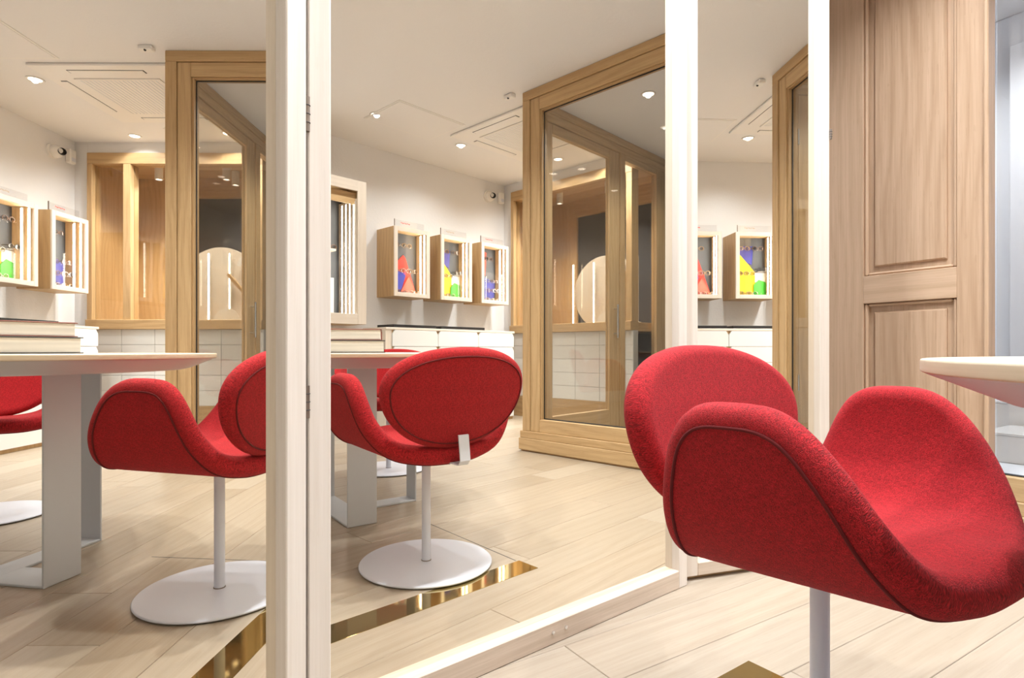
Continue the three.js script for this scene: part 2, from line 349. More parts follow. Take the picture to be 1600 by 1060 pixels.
{
  const y = h => (1 - h) * S;
  const g = roomThing('door_1', 'glazed oak door in the side of the vestibule', null, 0, 0, 0, null, 'structure');
  const bx = (n, A0, A1, h0, h1, mat = M.oakB, grain = 'y') => part(n, cbox((A1 - A0) * S, (h0 - h1) * S, .042, .003, grain), mat, g, (A0 + A1) / 2 * S, y((h0 + h1) / 2), 1.01 * S);
  bx('door_stile', 4.105, 4.31, .985, -2.395); bx('door_stile', 5.36, 5.575, .985, -2.395); bx('door_rail', 4.31, 5.36, -2.29, -2.395, M.oakB, 'x'); bx('door_rail', 4.31, 5.36, .985, .70, M.oakB, 'x');
  part('pane', cbox((5.36 - 4.31) * S, (2.29 + .70) * S, .008, .0005), M.glass, g, 4.835 * S, y(-.795), 1.01 * S);
  for (const h of [-2.0, .3]) part('hinge', new THREE.CylinderGeometry(.008, .008, .11, 12), M.chrome, g, 4.10 * S, y(h), 1.01 * S - .026);
  const hd = part('handle', new THREE.CylinderGeometry(.009, .009, .30, 16), M.chrome, g, 5.46 * S, y(-.35), 1.01 * S - .06);
  for (const s of [-1, 1]) part('handle_foot', new THREE.CylinderGeometry(.006, .006, .042, 10).rotateX(Math.PI / 2), M.chrome, hd, 0, s * .11, .02);
}
// white display bay at the far right, behind the vestibule glass
{
  const y = h => (1 - h) * S;
  const g = roomThing('wall_bay', 'white lined display bay behind the vestibule glass', null, 0, 0, 0, null, 'structure');
  const bx = (n, A0, A1, B0, B1, h0, h1, mat) => part(n, cbox((A1 - A0) * S, (h0 - h1) * S, (B1 - B0) * S, .002), mat, g, (A0 + A1) / 2 * S, y((h0 + h1) / 2), -(B0 + B1) / 2 * S);
  bx('bay_back', 5.6, 5.68, .95, 2.3, 1, -2.575, M.coolWhite); bx('bay_side', 4.01, 5.6, .95, 1.0, 1, -2.575, M.coolWhite);
  bx('bay_floor', 4.01, 5.6, 1.0, 2.3, 1, .70, M.coolWhite);
  bx('bay_pilaster', 5.50, 5.6, 1.60, 1.69, .70, -2.3, M.coolWhite);
  for (const [a, b, w, d, h, l] of [[4.75, 1.36, .5, .34, .17, 'low white display block behind the vestibule glass'], [5.2, 1.5, .3, .6, .33, 'tall white display block behind the vestibule glass']]) {
    const k = roomThing('display_block', l, 'display block', a, y(.70), b, 'white display blocks');
    part('block_body', cbox(w * S, h * S, d * S, .003), M.white, k, 0, h * S / 2, 0); part('block_top', cbox(w * S + .01, .012, d * S + .01, .002), M.whiteGloss, k, 0, h * S + .006, 0);
  }
}

// ---------------------------------------------------------------- downlights
for (const [A, B, cd, col, label] of DOWNLIGHTS) {
  const g = roomThing('downlight', label, 'ceiling light', A, CEIL, B, 'recessed ceiling downlights');
  part('trim_ring', lathe([[.040, -.001], [.056, -.001], [.056, -.004], [.052, -.007], [.044, -.007], [.040, -.003]], 32), M.white, g);
  part('lamp_face', new THREE.CylinderGeometry(.040, .040, .003, 32), M.lampFace, g, 0, -.0016, 0);
  const l = new THREE.SpotLight(lin(...col), cd, 0, 1.25, .9, 2); l.position.set(0, -.005, 0); l.target.position.set(0, -1, 0);
  l.castShadow = true; l.shadow.radius = 1.1; g.add(l, l.target);
}

// ---------------------------------------------------------------- ceiling fittings
{
  const g = roomThing('ceiling_air_conditioner', 'square white cassette air conditioner set in the ceiling', 'air conditioner', 4.73, CEIL, -1.73);
  const w = 1.30 * S;
  part('fascia', cbox(w, .018, w, .005), M.white, g, 0, -.009, 0);
  const gr = part('intake_grille', cbox(w * .62, .008, w * .62, .003), M.white, g, 0, -.021, 0);
  for (let i = -9; i <= 9; i++) part('grille_bar', cbox(w * .58, .002, .006, .0005), M.coolWhite, gr, 0, -.005, i * w * .03);
  for (let k = 0; k < 4; k++) { const h = new THREE.Group(); h.name = 'louvre_slot'; h.rotation.y = k * Math.PI / 2; g.add(h); part('slot_gap', cbox(.045, .002, w * .54, .0005), M.dark, h, -w * .41, -.0185, 0); part('louvre', cbox(.039, .004, w * .525, .001), M.white, h, -w * .41, -.0205, 0); }
}
{
  const g = roomThing('ceiling_access_panel', 'flush white access panel in the ceiling', 'access panel', 3.55, CEIL, -2.35);
  part('panel_frame', cbox(.68, .004, .50, .001), M.white, g, 0, -.002, 0); part('panel_leaf', cbox(.65, .004, .47, .001), M.ceiling, g, 0, -.005, 0);
  const d = roomThing('motion_detector', 'small white motion detector on the ceiling at the vestibule corner', 'detector', 3.80, CEIL, -1.12);
  part('detector_body', cbox(.05, .03, .09, .006), M.white, d, 0, -.015, 0); part('detector_lens', new THREE.SphereGeometry(.008, 12, 8), M.dark, d, -.015, -.03, 0);
}
{
  const g = roomThing('dome_camera', 'white dome security camera with black lens high on the wall', 'camera', 5.695, 3.345 * S, -3.415);
  part('mount_plate', new THREE.CylinderGeometry(.062, .066, .03, 40).rotateX(Math.PI / 2), M.white, g, 0, 0, -.012 + .001);
  part('dome', new THREE.SphereGeometry(.055, 32, 20), M.white, g, 0, -.004, -.04);
  const l = part('lens', lathe([[0, 0], [.028, 0], [.032, -.006], [.032, -.02]], 28), M.black, g, -.004, -.010, -.09); l.rotation.set(Math.PI / 2 + .25, 0, -.45);
  g.position.copy(W(5.695, 3.345 * S, -3.42)); 
  const s = roomThing('alarm_sensor', 'small white rectangular alarm sensor beside the dome camera', 'sensor', 5.95, 3.365 * S, -3.415);
  part('sensor_body', cbox(.075, .125, .05, .008), M.white, s, 0, 0, -.025); part('sensor_window', cbox(.05, .035, .006, .002), M.lacquer, s, 0, -.03, -.051); s.position.copy(W(5.95, 3.365 * S, -3.42));
}
// ---------------------------------------------------------------- eyeglasses
const glassesGeo = (() => {
  const rim = new THREE.TorusGeometry(.021, .0028, 6, 20).scale(1.1, .95, 1);
  const bridge = moved(new THREE.CylinderGeometry(.0022, .0022, .018, 6).rotateZ(Math.PI / 2), 0, .026, 0);
  const temple = new THREE.BoxGeometry(.003, .005, .05);
  const lens = new THREE.CylinderGeometry(.020, .020, .0012, 18).rotateX(Math.PI / 2).scale(1.1, .95, 1);
  return { rim, bridge, temple, lens };
})();
const frameMats = [M.black, std([.16, .07, .03], .3), std([.5, .5, .52], .25, { metalness: 1 }), std([.35, .2, .08], .35)];
M.lens = new THREE.MeshPhysicalMaterial({ color: lin(.8, .8, .82), transmission: 1, thickness: 0, roughness: .02 });
function eyeglasses(A, y, B, label, group, k, facing = Math.PI) {
  const g = roomThing('eyeglasses', label, 'eyeglasses', A, y, B, group); g.rotation.y = RA + facing;
  const m = frameMats[k % 4];
  part('bridge', glassesGeo.bridge, m, g);
  for (const s of [-1, 1]) { const r = part('rim', glassesGeo.rim, m, g, s * .030, .021, 0); part('lens', glassesGeo.lens, M.lens, r); part('temple', glassesGeo.temple, m, g, s * .054, .027, -.025); }
}
// ---------------------------------------------------------------- three lit display boxes on the back wall
// local x along A; the open face looks along +B (local -z)
const BOX = { y0: 1.675 * S, y1: 2.542 * S, d: .37 * S };
function displayBox(A0, A1, label, art, signColour, rows, glab) {
  const w = (A1 - A0) * S, h = BOX.y1 - BOX.y0, d = BOX.d, t = .022, Ac = (A0 + A1) / 2;
  const g = roomThing('display_box', label, 'display case', Ac, BOX.y0, -3.42, 'lit oak display boxes on the wall');
  const zf = -d;   // front
  part('side_panel', cbox(t, h, d, .002, 'y'), M.oakB, g, -w / 2 + t / 2, h / 2, -d / 2); part('side_panel', cbox(t, h, d, .002, 'y'), M.oakB, g, w / 2 - t / 2, h / 2, -d / 2);
  part('top_panel', cbox(w - 2 * t, t, d, .002, 'x'), M.oakB, g, 0, h - t / 2, -d / 2); part('bottom_panel', cbox(w - 2 * t, t, d, .002, 'x'), M.oakB, g, 0, t / 2, -d / 2);
  const fr = .038;   // face frame, wider than the carcass
  for (const s of [-1, 1]) part('face_stile', cbox(fr, h, .016, .002, 'y'), M.oakPaleB, g, s * (w / 2 - fr / 2), h / 2, zf - .008);
  for (const yy of [fr / 2, h - fr / 2]) part('face_rail', cbox(w - 2 * fr, fr, .016, .002, 'x'), M.oakPaleB, g, 0, yy, zf - .008);
  const zb = -.105;
  part('back_panel', cbox(w - 2 * t, h - 2 * t, .01, .001), M.charcoal, g, 0, h / 2, zb + .006);
  const iw = w - 2 * t, ih = h - 2 * t;
  for (const [shape, mat, z] of art) {     // coloured cut-out boards, in fractions of the opening
    const pts = shape.map(([x, y]) => [(x - .5) * iw, t + y * ih]);
    part('coloured_board', extrude(poly(pts), .006, .0008), M.colour[mat], g, 0, 0, zb - .008 - z);
  }
  for (const [x, z] of [[w / 2 - t - .006, zf + .028], [w / 2 - t - .006, zf + .085], [-w / 2 + t + .006, zf + .05]]) {
    const c = part('light_channel', cbox(.010, ih - .004, .022, .001), M.oakPaleB, g, x, h / 2, z);
    part('led_strip', cbox(.003, ih - .02, .014, .0005), M.led, c, x > 0 ? -.0062 : .0062, 0, 0);
    const l = new THREE.RectAreaLight(lin(1, .98, .94), 70, .013, ih - .03); l.position.set(x > 0 ? x - .0105 : x + .0105, h / 2, z); l.rotation.y = x > 0 ? Math.PI / 2 : -Math.PI / 2; g.add(l);
    l.lookAt(g.localToWorld(new THREE.Vector3(0, h / 2, z)));
  }
  // clear header plate with a line of small print
  const hp = part('header_plate', cbox(iw * .92, .075, .004, .0005), M.acrylic, g, w * .03, h + .0375, zf + .05);
  part('plate_holder', cbox(.004, .08, .010, .0005), M.steelDark, g, -w / 2 + .045, h + .04, zf + .05);
  const marks = [];
  for (let i = 0; i < 9; i++) marks.push(moved(cbox(.007 + .004 * ((i * 7) % 3) / 2, .010 - .003 * (i % 2), .0012, .0003), -.10 + i * .0118, .004 - .0025 * (i % 3), 0));
  part('small_print', merge(marks), signColour, hp, 0, .012, -.0032);
  part('front_pane', cbox(w - 2 * fr, h - 2 * fr, .004, .0004), M.acrylic, g, 0, h / 2, zf - .004);
  // shelves and spectacles
  let k = 0;
  rows.forEach(([x0, x1, y, n, text], ri) => {
    const zc = zf + .105, sh = part('glass_shelf', cbox((x1 - x0) * iw, 0.004, .07, .0005), M.acrylic, g, ((x0 + x1) / 2 - .5) * iw, t + y * ih - .002, zc);
    for (let i = 0; i < n; i++) {
      const fx = x0 + (x1 - x0) * (i + .5) / n;
      eyeglasses(Ac + (fx - .5) * iw / S, BOX.y0 + t + y * ih + .0002, -3.42 - zc / S, (n > 1 ? ['leftmost', 'second', 'third', 'fourth'][i] + ' ' : '') + text + ' of the ' + glab, 'eyeglasses in the ' + glab, k++ + ri);
    }
  });
}
const redInk = std([.85, .10, .07], .6), greyInk = std([.55, .42, .30], .6);
displayBox(3.737, 4.287, 'oak display box with red and dark blue boards, nearest the tall case', [
  [[[0, 0], [1, 0], [.62, .62], [.55, .66], [0, .32]], 'red', 0], [[[.12, .08], [.45, .05], [.62, .34], [.40, .40], [.12, .38]], 'blue', .008], [[[0, .62], [.14, .70], [.18, .86], [.06, .95], [0, .95]], 'tan', .0], [[[0, .30], [.14, .40], [0, .42]], 'white', .010], [[[.42, .04], [.98, .04], [.70, .32]], 'coral', .012]],
redInk, [[.05, .98, .02, 4, 'spectacles on the floor'], [.20, .85, .36, 3, 'spectacles on the middle shelf'], [.04, .66, .76, 3, 'spectacles on the top shelf']], 'red and blue display box');
displayBox(4.475, 5.025, 'oak display box with yellow and green boards, middle of the row', [
  [[[0, .05], [.72, .05], [.72, .42], [.28, .72], [0, .45]], 'yellow', 0], [[[.35, .62], [.62, .55], [.66, .86], [.10, .86]], 'blue', -.002], [[[.66, .04], [1, .04], [1, .26], [.80, .30], [.66, .22]], 'green', .012], [[[.70, .26], [1, .26], [1, .42], [.70, .42]], 'white', .006]],
greyInk, [[.04, .66, .03, 3, 'spectacles on the floor'], [.04, .56, .36, 3, 'spectacles on the left shelf'], [.70, .98, .43, 1, 'spectacles on the white block'], [.04, .80, .77, 4, 'spectacles on the top shelf']], 'yellow and green display box');
displayBox(5.21, 5.755, 'oak display box with blue, orange and coral boards, nearest the dome camera', [
  [[[.12, .10], [.92, .06], [.95, .40], [.55, .46], [.20, .42]], 'blue', 0], [[[0, .04], [.48, .04], [.24, .20], [0, .30]], 'orange', .012], [[[.10, .78], [.55, .50], [.60, .92], [.42, .96]], 'coral', .0], [[[0, .32], [.12, .34], [.10, .42], [0, .42]], 'white', .010]],
redInk, [[.04, .96, .02, 4, 'spectacles on the floor'], [.50, .98, .19, 2, 'spectacles on the lower right shelf'], [.50, .90, .36, 2, 'spectacles on the middle shelf'], [.02, .66, .76, 3, 'spectacles on the top shelf']], 'blue and orange display box');

// tall lit case at the left of the row
{
  const A0 = 2.33, A1 = 3.31, y0 = 1.303 * S, y1 = 2.965 * S, B = -3.42, w = (A1 - A0) * S, h = y1 - y0, d = .42 * S, t = .024;
  const g = roomThing('wall_case', 'tall oak wall case with glowing vertical light strips', 'display case', (A0 + A1) / 2, y0, B);
  for (const s of [-1, 1]) part('side_panel', cbox(t, h, d, .002, 'y'), M.oakB, g, s * (w / 2 - t / 2), h / 2, -d / 2);
  for (const yy of [t / 2, h - t / 2]) part('end_panel', cbox(w - 2 * t, t, d, .002, 'x'), M.oakB, g, 0, yy, -d / 2);
  const fr = .085;
  for (const s of [-1, 1]) part('face_stile', cbox(fr, h, .018, .002, 'y'), M.oakPaleB, g, s * (w / 2 - fr / 2), h / 2, -d - .009);
  for (const yy of [.045, h - .045]) part('face_rail', cbox(w - 2 * fr, .09, .018, .002, 'x'), M.oakPaleB, g, 0, yy, -d - .009);
  part('back_panel', cbox(w - 2 * t, h - 2 * t, .01, .001), M.charcoal, g, 0, h / 2, -.01);
  part('top_lining', cbox(w - 2 * t, .10, .014, .002, 'x'), M.oakB, g, 0, h - .15, -d + .03);
  part('side_lining', cbox(.01, h - .22, d - .02, .001, 'y'), M.oakPaleB, g, w / 2 - fr + .004, (h - .12) / 2 + .02, -d / 2 - .004);
  for (let i = 0; i < 4; i++) {
    const x = w / 2 - fr - .004, z = -d + .030 + i * .066, yc = (h - .12) / 2 + .02;
    const ch = part('light_channel', cbox(.006, h - .26, .016, .001), M.oakPaleB, g, x, yc, z);
    part('led_strip', cbox(.002, h - .27, .011, .0004), M.led, ch, -.0038, 0, 0);
    const l = new THREE.RectAreaLight(lin(1, .98, .94), 50, .010, h - .28); l.position.set(x - .0075, yc, z); g.add(l);
    l.lookAt(g.localToWorld(new THREE.Vector3(0, yc, z)));
  }
  const sh = part('shelf', cbox(w - 2 * fr - .14, .018, .10, .002, 'x'), M.oakPaleB, g, -.05, h * .52, -.13);
  for (let i = 0; i < 3; i++) eyeglasses((A0 + A1) / 2 + (.13 - i * .13) / S, y0 + h * .52 + .0095, B + .14 / S, ['rightmost', 'middle', 'leftmost'][i] + ' spectacles on the shelf of the tall wall case', 'eyeglasses in the tall wall case', i + 1);
  const c = roomThing('white_card_stand', 'blank white card standing in the tall wall case', 'card', (A0 + A1) / 2 + .12, y0 + t, B + .12 / S);
  part('card', cbox(.16, h * .30, .006, .001), M.white, c, 0, h * .15 + .012, 0); part('card_foot', cbox(.18, .012, .05, .002), M.oakPaleB, c, 0, .006, 0);
}
// drawer cabinets with one worktop
{
  const top = (1 + .28) * S, Bf = -2.9, cols = [3.617, 4.322, 5.029, 5.735], body = top - .022;
  const wt = roomThing('oak_worktop', 'long oak worktop over the white drawer cabinets', 'worktop', (3.527 + 5.75) / 2, body, (-3.42 + Bf) / 2);
  part('worktop_slab', cbox((5.75 - 3.527) * S, .022, (3.42 + Bf) * S - .006, .003, 'x'), M.oakPaleB, wt, 0, .011, -.002);
  const side = roomThing('counter_end_panel', 'oak end panel at the left of the drawer cabinets', 'panel', 3.572, 0, -3.16);
  part('panel_board', cbox(.088 * S, body - .0005, .50 * S, .002, 'y'), M.oakPaleB, side, 0, body / 2, 0);
  for (let c = 0; c < 3; c++) {
    const w = (cols[c + 1] - cols[c]) * S, g = roomThing('drawer_cabinet', ['white drawer cabinet beside the oak end panel', 'middle white drawer cabinet under the display boxes', 'white drawer cabinet nearest the tiled wall'][c], 'cabinet', (cols[c] + cols[c + 1]) / 2, 0, Bf, 'white drawer cabinets');
    const dd = .475 * S;
    part('carcass', cbox(w - .001, body - .0005, dd, .001, 'y'), M.oak, g, 0, body / 2, .018 + dd / 2);
    const n = 6, dh = (body - .03) / n, cut = .024;
    for (let r = 0; r < n; r++) {
      const hw = w / 2 - .003, y0 = body - (r + 1) * dh + .002, y1 = body - r * dh - .002;
      part('drawer', extrude(poly([[-hw, y0], [hw, y0], [hw, y1 - cut * 1.5], [hw - cut, y1], [-hw + cut, y1], [-hw, y1 - cut * 1.5]]), .016, .001), M.whiteGloss, g, 0, 0, .001);
    }
  }
  for (const [a, wd, l] of [[3.98, .66, 'flat black tray on the worktop under the red display box'], [4.78, .78, 'flat black tray on the worktop under the yellow display box']]) {
    const t = roomThing('tray', l, 'tray', a, top, -3.10, 'black trays on the worktop');
    part('tray_base', cbox(wd * S, .010, .26, .002), M.black, t, 0, .005, 0);
    for (const s of [-1, 1]) { part('tray_rim', cbox(wd * S, .018, .008, .002), M.black, t, 0, .019, s * .126); part('tray_rim', cbox(.008, .018, .244, .002), M.black, t, s * (wd * S / 2 - .004), .019, 0); }
  }
}
// ---------------------------------------------------------------- things in the shop window
{
  const y = h => (1 - h) * S, deck = y(-.37);
  const a = roomThing('round_board', 'large pale round board standing in the shop window', 'display board', 6.45, deck, -1.80);
  const sh = new THREE.Shape(), R = .52 * S, cy = .455 * S, q = Math.asin(cy / R); sh.absarc(0, cy, R, -q, Math.PI + q, false); sh.closePath();
  part('board', meterUV(extrude(sh, .018, .002, 40).rotateY(-Math.PI / 2), 'y'), M.oakPaleB, a); part('board_foot', cbox(.10, .02, .3, .002), M.oakPaleB, a, .06, .01, 0);
  for (const [A, h, B, r, l] of [[6.30, 0, -1.66, .17, 'white half disc card on the shop window deck'], [6.36, .72, -1.40, .155, 'white half disc card raised on a peg in the shop window']]) {
    const g = roomThing('half_disc_card', l, 'card', A, deck + h * S, B, 'white half disc cards');
    const s2 = new THREE.Shape(); s2.moveTo(-r * S, 0); s2.lineTo(r * S, 0); s2.absarc(0, 0, r * S, 0, Math.PI, false); s2.closePath();
    part('card', extrude(s2, .006, .001, 24).rotateY(-Math.PI / 2), M.white, g);
    if (h) { part('peg', new THREE.CylinderGeometry(.006, .006, h * S, 10), M.oak, g, .004, -h * S / 2, 0); eyeglasses(A - .06, deck + h * S + .005, B, 'spectacles on the raised half disc card', null, 1, Math.PI / 2 * -1); }
  }
  const bar = roomThing('slanted_bar', 'dark slanted wooden bar leaning in the shop window', 'stand', 6.33, deck, -1.45);
  const bm = part('bar', cbox(.03, .42, .03, .003, 'y'), M.oakDark, bar, 0, .30, .02); bm.rotation.x = .72; part('bar_foot', cbox(.06, .14, .06, .003), M.oakDark, bar, 0, .07, -.12);
  [[-2.30, 'leftmost'], [-1.93, 'second from left'], [-1.66, 'second from right'], [-1.22, 'rightmost']].forEach(([B, w]) => {
    const g = roomThing('light_bar', w + ' upright light bar in the shop window', 'light', 6.38, deck, B, 'upright light bars in the shop window');
    part('bar_foot', cbox(.05, .012, .05, .002), M.white, g, 0, .006, 0); const c = part('bar_body', cbox(.012, .66, .02, .002), M.white, g, 0, .34, 0);
    part('led_strip', cbox(.003, .64, .014, .0005), M.led, c, -.0078, 0, 0);
    const l = new THREE.RectAreaLight(lin(1, .98, .94), 25, .014, .64); l.position.set(-.0105, .34, 0); g.add(l); l.lookAt(g.localToWorld(new THREE.Vector3(-1, .34, 0)));
  });
  [[6.45, -2.62, 'white cylinder spotlight left in the shop window'], [6.45, -1.74, 'white cylinder spotlight above the round board'], [6.7, -1.74, 'white cylinder spotlight furthest back in the shop window']].forEach(([A, B, l]) => {
    const g = roomThing('cylinder_spotlight', l, 'spotlight', A, y(-2.42), B, 'white cylinder spotlights');
    part('lamp_body', lathe([[0, 0], [.034, 0], [.036, -.003], [.036, -.135], [.030, -.14], [.030, -.12]], 28), M.white, g); part('lamp_face', new THREE.CylinderGeometry(.029, .029, .003, 24), M.lampFace, g, 0, -.128, 0);
    const s = new THREE.SpotLight(lin(1, .98, .94), 9, 0, 1.0, .8, 2); s.position.set(0, -.145, 0); s.target.position.set(-.1, -1, 0); s.castShadow = true; s.shadow.radius = 1; g.add(s, s.target);
  });
  // unseen lamp added to brighten the white bay
  const bl = roomThing('added_bay_downlight', 'added unseen downlight that brightens the white display bay', 'ceiling light', 4.7, CEIL, 1.5);
  part('trim_ring', lathe([[.040, -.001], [.056, -.001], [.056, -.004], [.052, -.007], [.040, -.003]], 32), M.white, bl); part('lamp_face', new THREE.CylinderGeometry(.04, .04, .003, 32), M.lampFace, bl, 0, -.0016, 0);
  const s = new THREE.SpotLight(lin(.95, .98, 1), 13, 0, 1.2, .9, 2); s.position.set(0, -.005, 0); s.target.position.set(0, -1, 0); s.castShadow = true; s.shadow.radius = 1.1; bl.add(s, s.target);
}

// ---------------------------------------------------------------- round table with two books
{
  const g = thing('round_table', 'round oak table with a sloping white underside and flat white steel legs', 'table', new THREE.Vector3(1.435 * S, 0, -.493 * S), 42 * Math.PI / 180);
  const R = .885 * S, yt = .986 * S, e = .0165;
  const top = lathe([[0, yt], [R - .003, yt], [R - .0008, yt - .0008], [R, yt - .003], [R, yt - e + .002], [R - .002, yt - e], [0, yt - e]], 128);
  part('tabletop', meterUV(top, 'x'), M.tableTop, g);
  part('underside', lathe([[R - .004, yt - e + .0005], [R - .006, yt - e - .002], [R - .085, yt - .052], [R - .11, yt - .058], [0, yt - .058]], 128), M.lacquerTable, g, 0, 0, 0, 'white sloping underside');
  const lh = yt - .058, T = .008;
  const bands = [[.36 * S, .175 * S, Math.PI / 2], [.487 * S, .13 * S, 0]];
  for (const [half, w, rot] of bands) {
    const c = Math.cos(rot), s = Math.sin(rot);
    for (const k of [-1, 1]) { const l = part('leg', cbox(T, lh, w, .0015), M.lacquerTable, g, k * half * c, lh / 2, -k * half * s); l.rotation.y = rot; }
    const f = part('floor_bar', cbox(2 * half - T, T + (rot ? .0 : .0006), w, .0015), M.lacquerTable, g, 0, T / 2, 0); f.rotation.y = rot;
    const u = part('top_bar', cbox(2 * half - T, T - .001, w, .0015), M.lacquerTable, g, 0, lh - T / 2 - (rot ? 0 : .0005), 0); u.rotation.y = rot;
  }
  // each book is placed by its corner nearest the mirrors
  const book = (label, A, B, y, len, dep, th, cov, turn) => {
    const b = roomThing('book', label, 'book', A, y, B, 'books on the table'); b.rotation.y = RA + turn;
    b.position.sub(new THREE.Vector3(-dep / 2, 0, -len / 2).applyAxisAngle(new THREE.Vector3(0, 1, 0), RA + turn));
    const ct = .0035;
    part('page_block', meterUV(cbox(dep - .012, th - 2 * ct, len - .014, .001), 'z'), M.pageEdge, b, 0, th / 2, 0);
    part('front_cover', cbox(dep, ct, len, .001), cov, b, 0, th - ct / 2, 0); part('back_cover', cbox(dep, ct, len, .001), cov, b, 0, ct / 2, 0);
    part('spine', cbox(.006, th - 2 * ct, len, .002), cov, b, dep / 2 - .003, th / 2, 0);
  };
  const yb = yt + .0003;
  book('thick dark covered book lying at the bottom of the pile on the table', 1.600, -.03, yb, .36, .28, .056, M.coverBlack, -1.0);
  book('thinner red-brown covered book lying on top of the pile on the table', 1.585, -.045, yb + .0563, .35, .27, .050, M.coverRed, -.98);
}

// ---------------------------------------------------------------- tulip chairs
const smooth = x => { x = Math.max(0, Math.min(1, x)); return x * x * (3 - 2 * x); };
const lerp = (a, b, k) => a + (b - a) * k;
// closed cushion from a middle surface P(i, j) with half thickness h(i, j); both sheets share the rim
function cushion(P, half, nu, nv, uvScale) {
  const at = [], n = (nu + 1) * (nv + 1);
  for (let i = 0; i <= nu; i++) for (let j = 0; j <= nv; j++) at.push(P(i / nu, j / nv));
  const id = (i, j) => i * (nv + 1) + j, pos = [], uv = [], idx = [];
  const nrm = (i, j) => {
    const a = at[id(Math.min(nu, i + 1), j)], b = at[id(Math.max(0, i - 1), j)], c = at[id(i, Math.min(nv, j + 1))], d = at[id(i, Math.max(0, j - 1))];
    return a.clone().sub(b).cross(c.clone().sub(d)).normalize();
  };
  for (const s of [1, -1]) for (let i = 0; i <= nu; i++) for (let j = 0; j <= nv; j++) {
    const p = at[id(i, j)].clone().addScaledVector(nrm(i, j), s * half(i / nu, j / nv));
    pos.push(p.x, p.y, p.z); const q = uvScale(i / nu, j / nv); uv.push(q[0] + (s < 0 ? .37 : 0), q[1]);
  }
  for (let i = 0; i < nu; i++) for (let j = 0; j < nv; j++) {
    const a = id(i, j), b = id(i + 1, j), c = id(i + 1, j + 1), d = id(i, j + 1);
    idx.push(a, b, c, a, c, d, n + a, n + c, n + b, n + a, n + d, n + c);
  }
  const g = new THREE.BufferGeometry();
  g.setAttribute('position', new THREE.Float32BufferAttribute(pos, 3)); g.setAttribute('uv', new THREE.Float32BufferAttribute(uv, 2)); g.setIndex(idx);
  g.computeVertexNormals();
  // average the normals of the two sheets along the shared rim
  const N = g.attributes.normal, v = new THREE.Vector3(), w = new THREE.Vector3();
  for (let i = 0; i <= nu; i++) for (let j = 0; j <= nv; j++) if (i === 0 || j === 0 || i === nu || j === nv) {
    const a = id(i, j); v.fromBufferAttribute(N, a); w.fromBufferAttribute(N, n + a); v.add(w).normalize();
    N.setXYZ(a, v.x, v.y, v.z); N.setXYZ(n + a, v.x, v.y, v.z);
  }
  return { geo: g, at: (i, j, s) => at[id(i, j)].clone().addScaledVector(nrm(i, j), s * half(i / nu, j / nv)), nrm };
}
const CH = {
  prof: [[0, 0], [.13, .004], [.235, .032], [.305, .105], [.338, .20], [.352, .305]], seatY: .355, T: .068,
  front: [.325, .192], rear: [-.225, -.155], n: 3.2, back: { w: .318, h: .196, x: -.250, y: .566, tilt: .20, bow: .42, n: 2.2 },
};
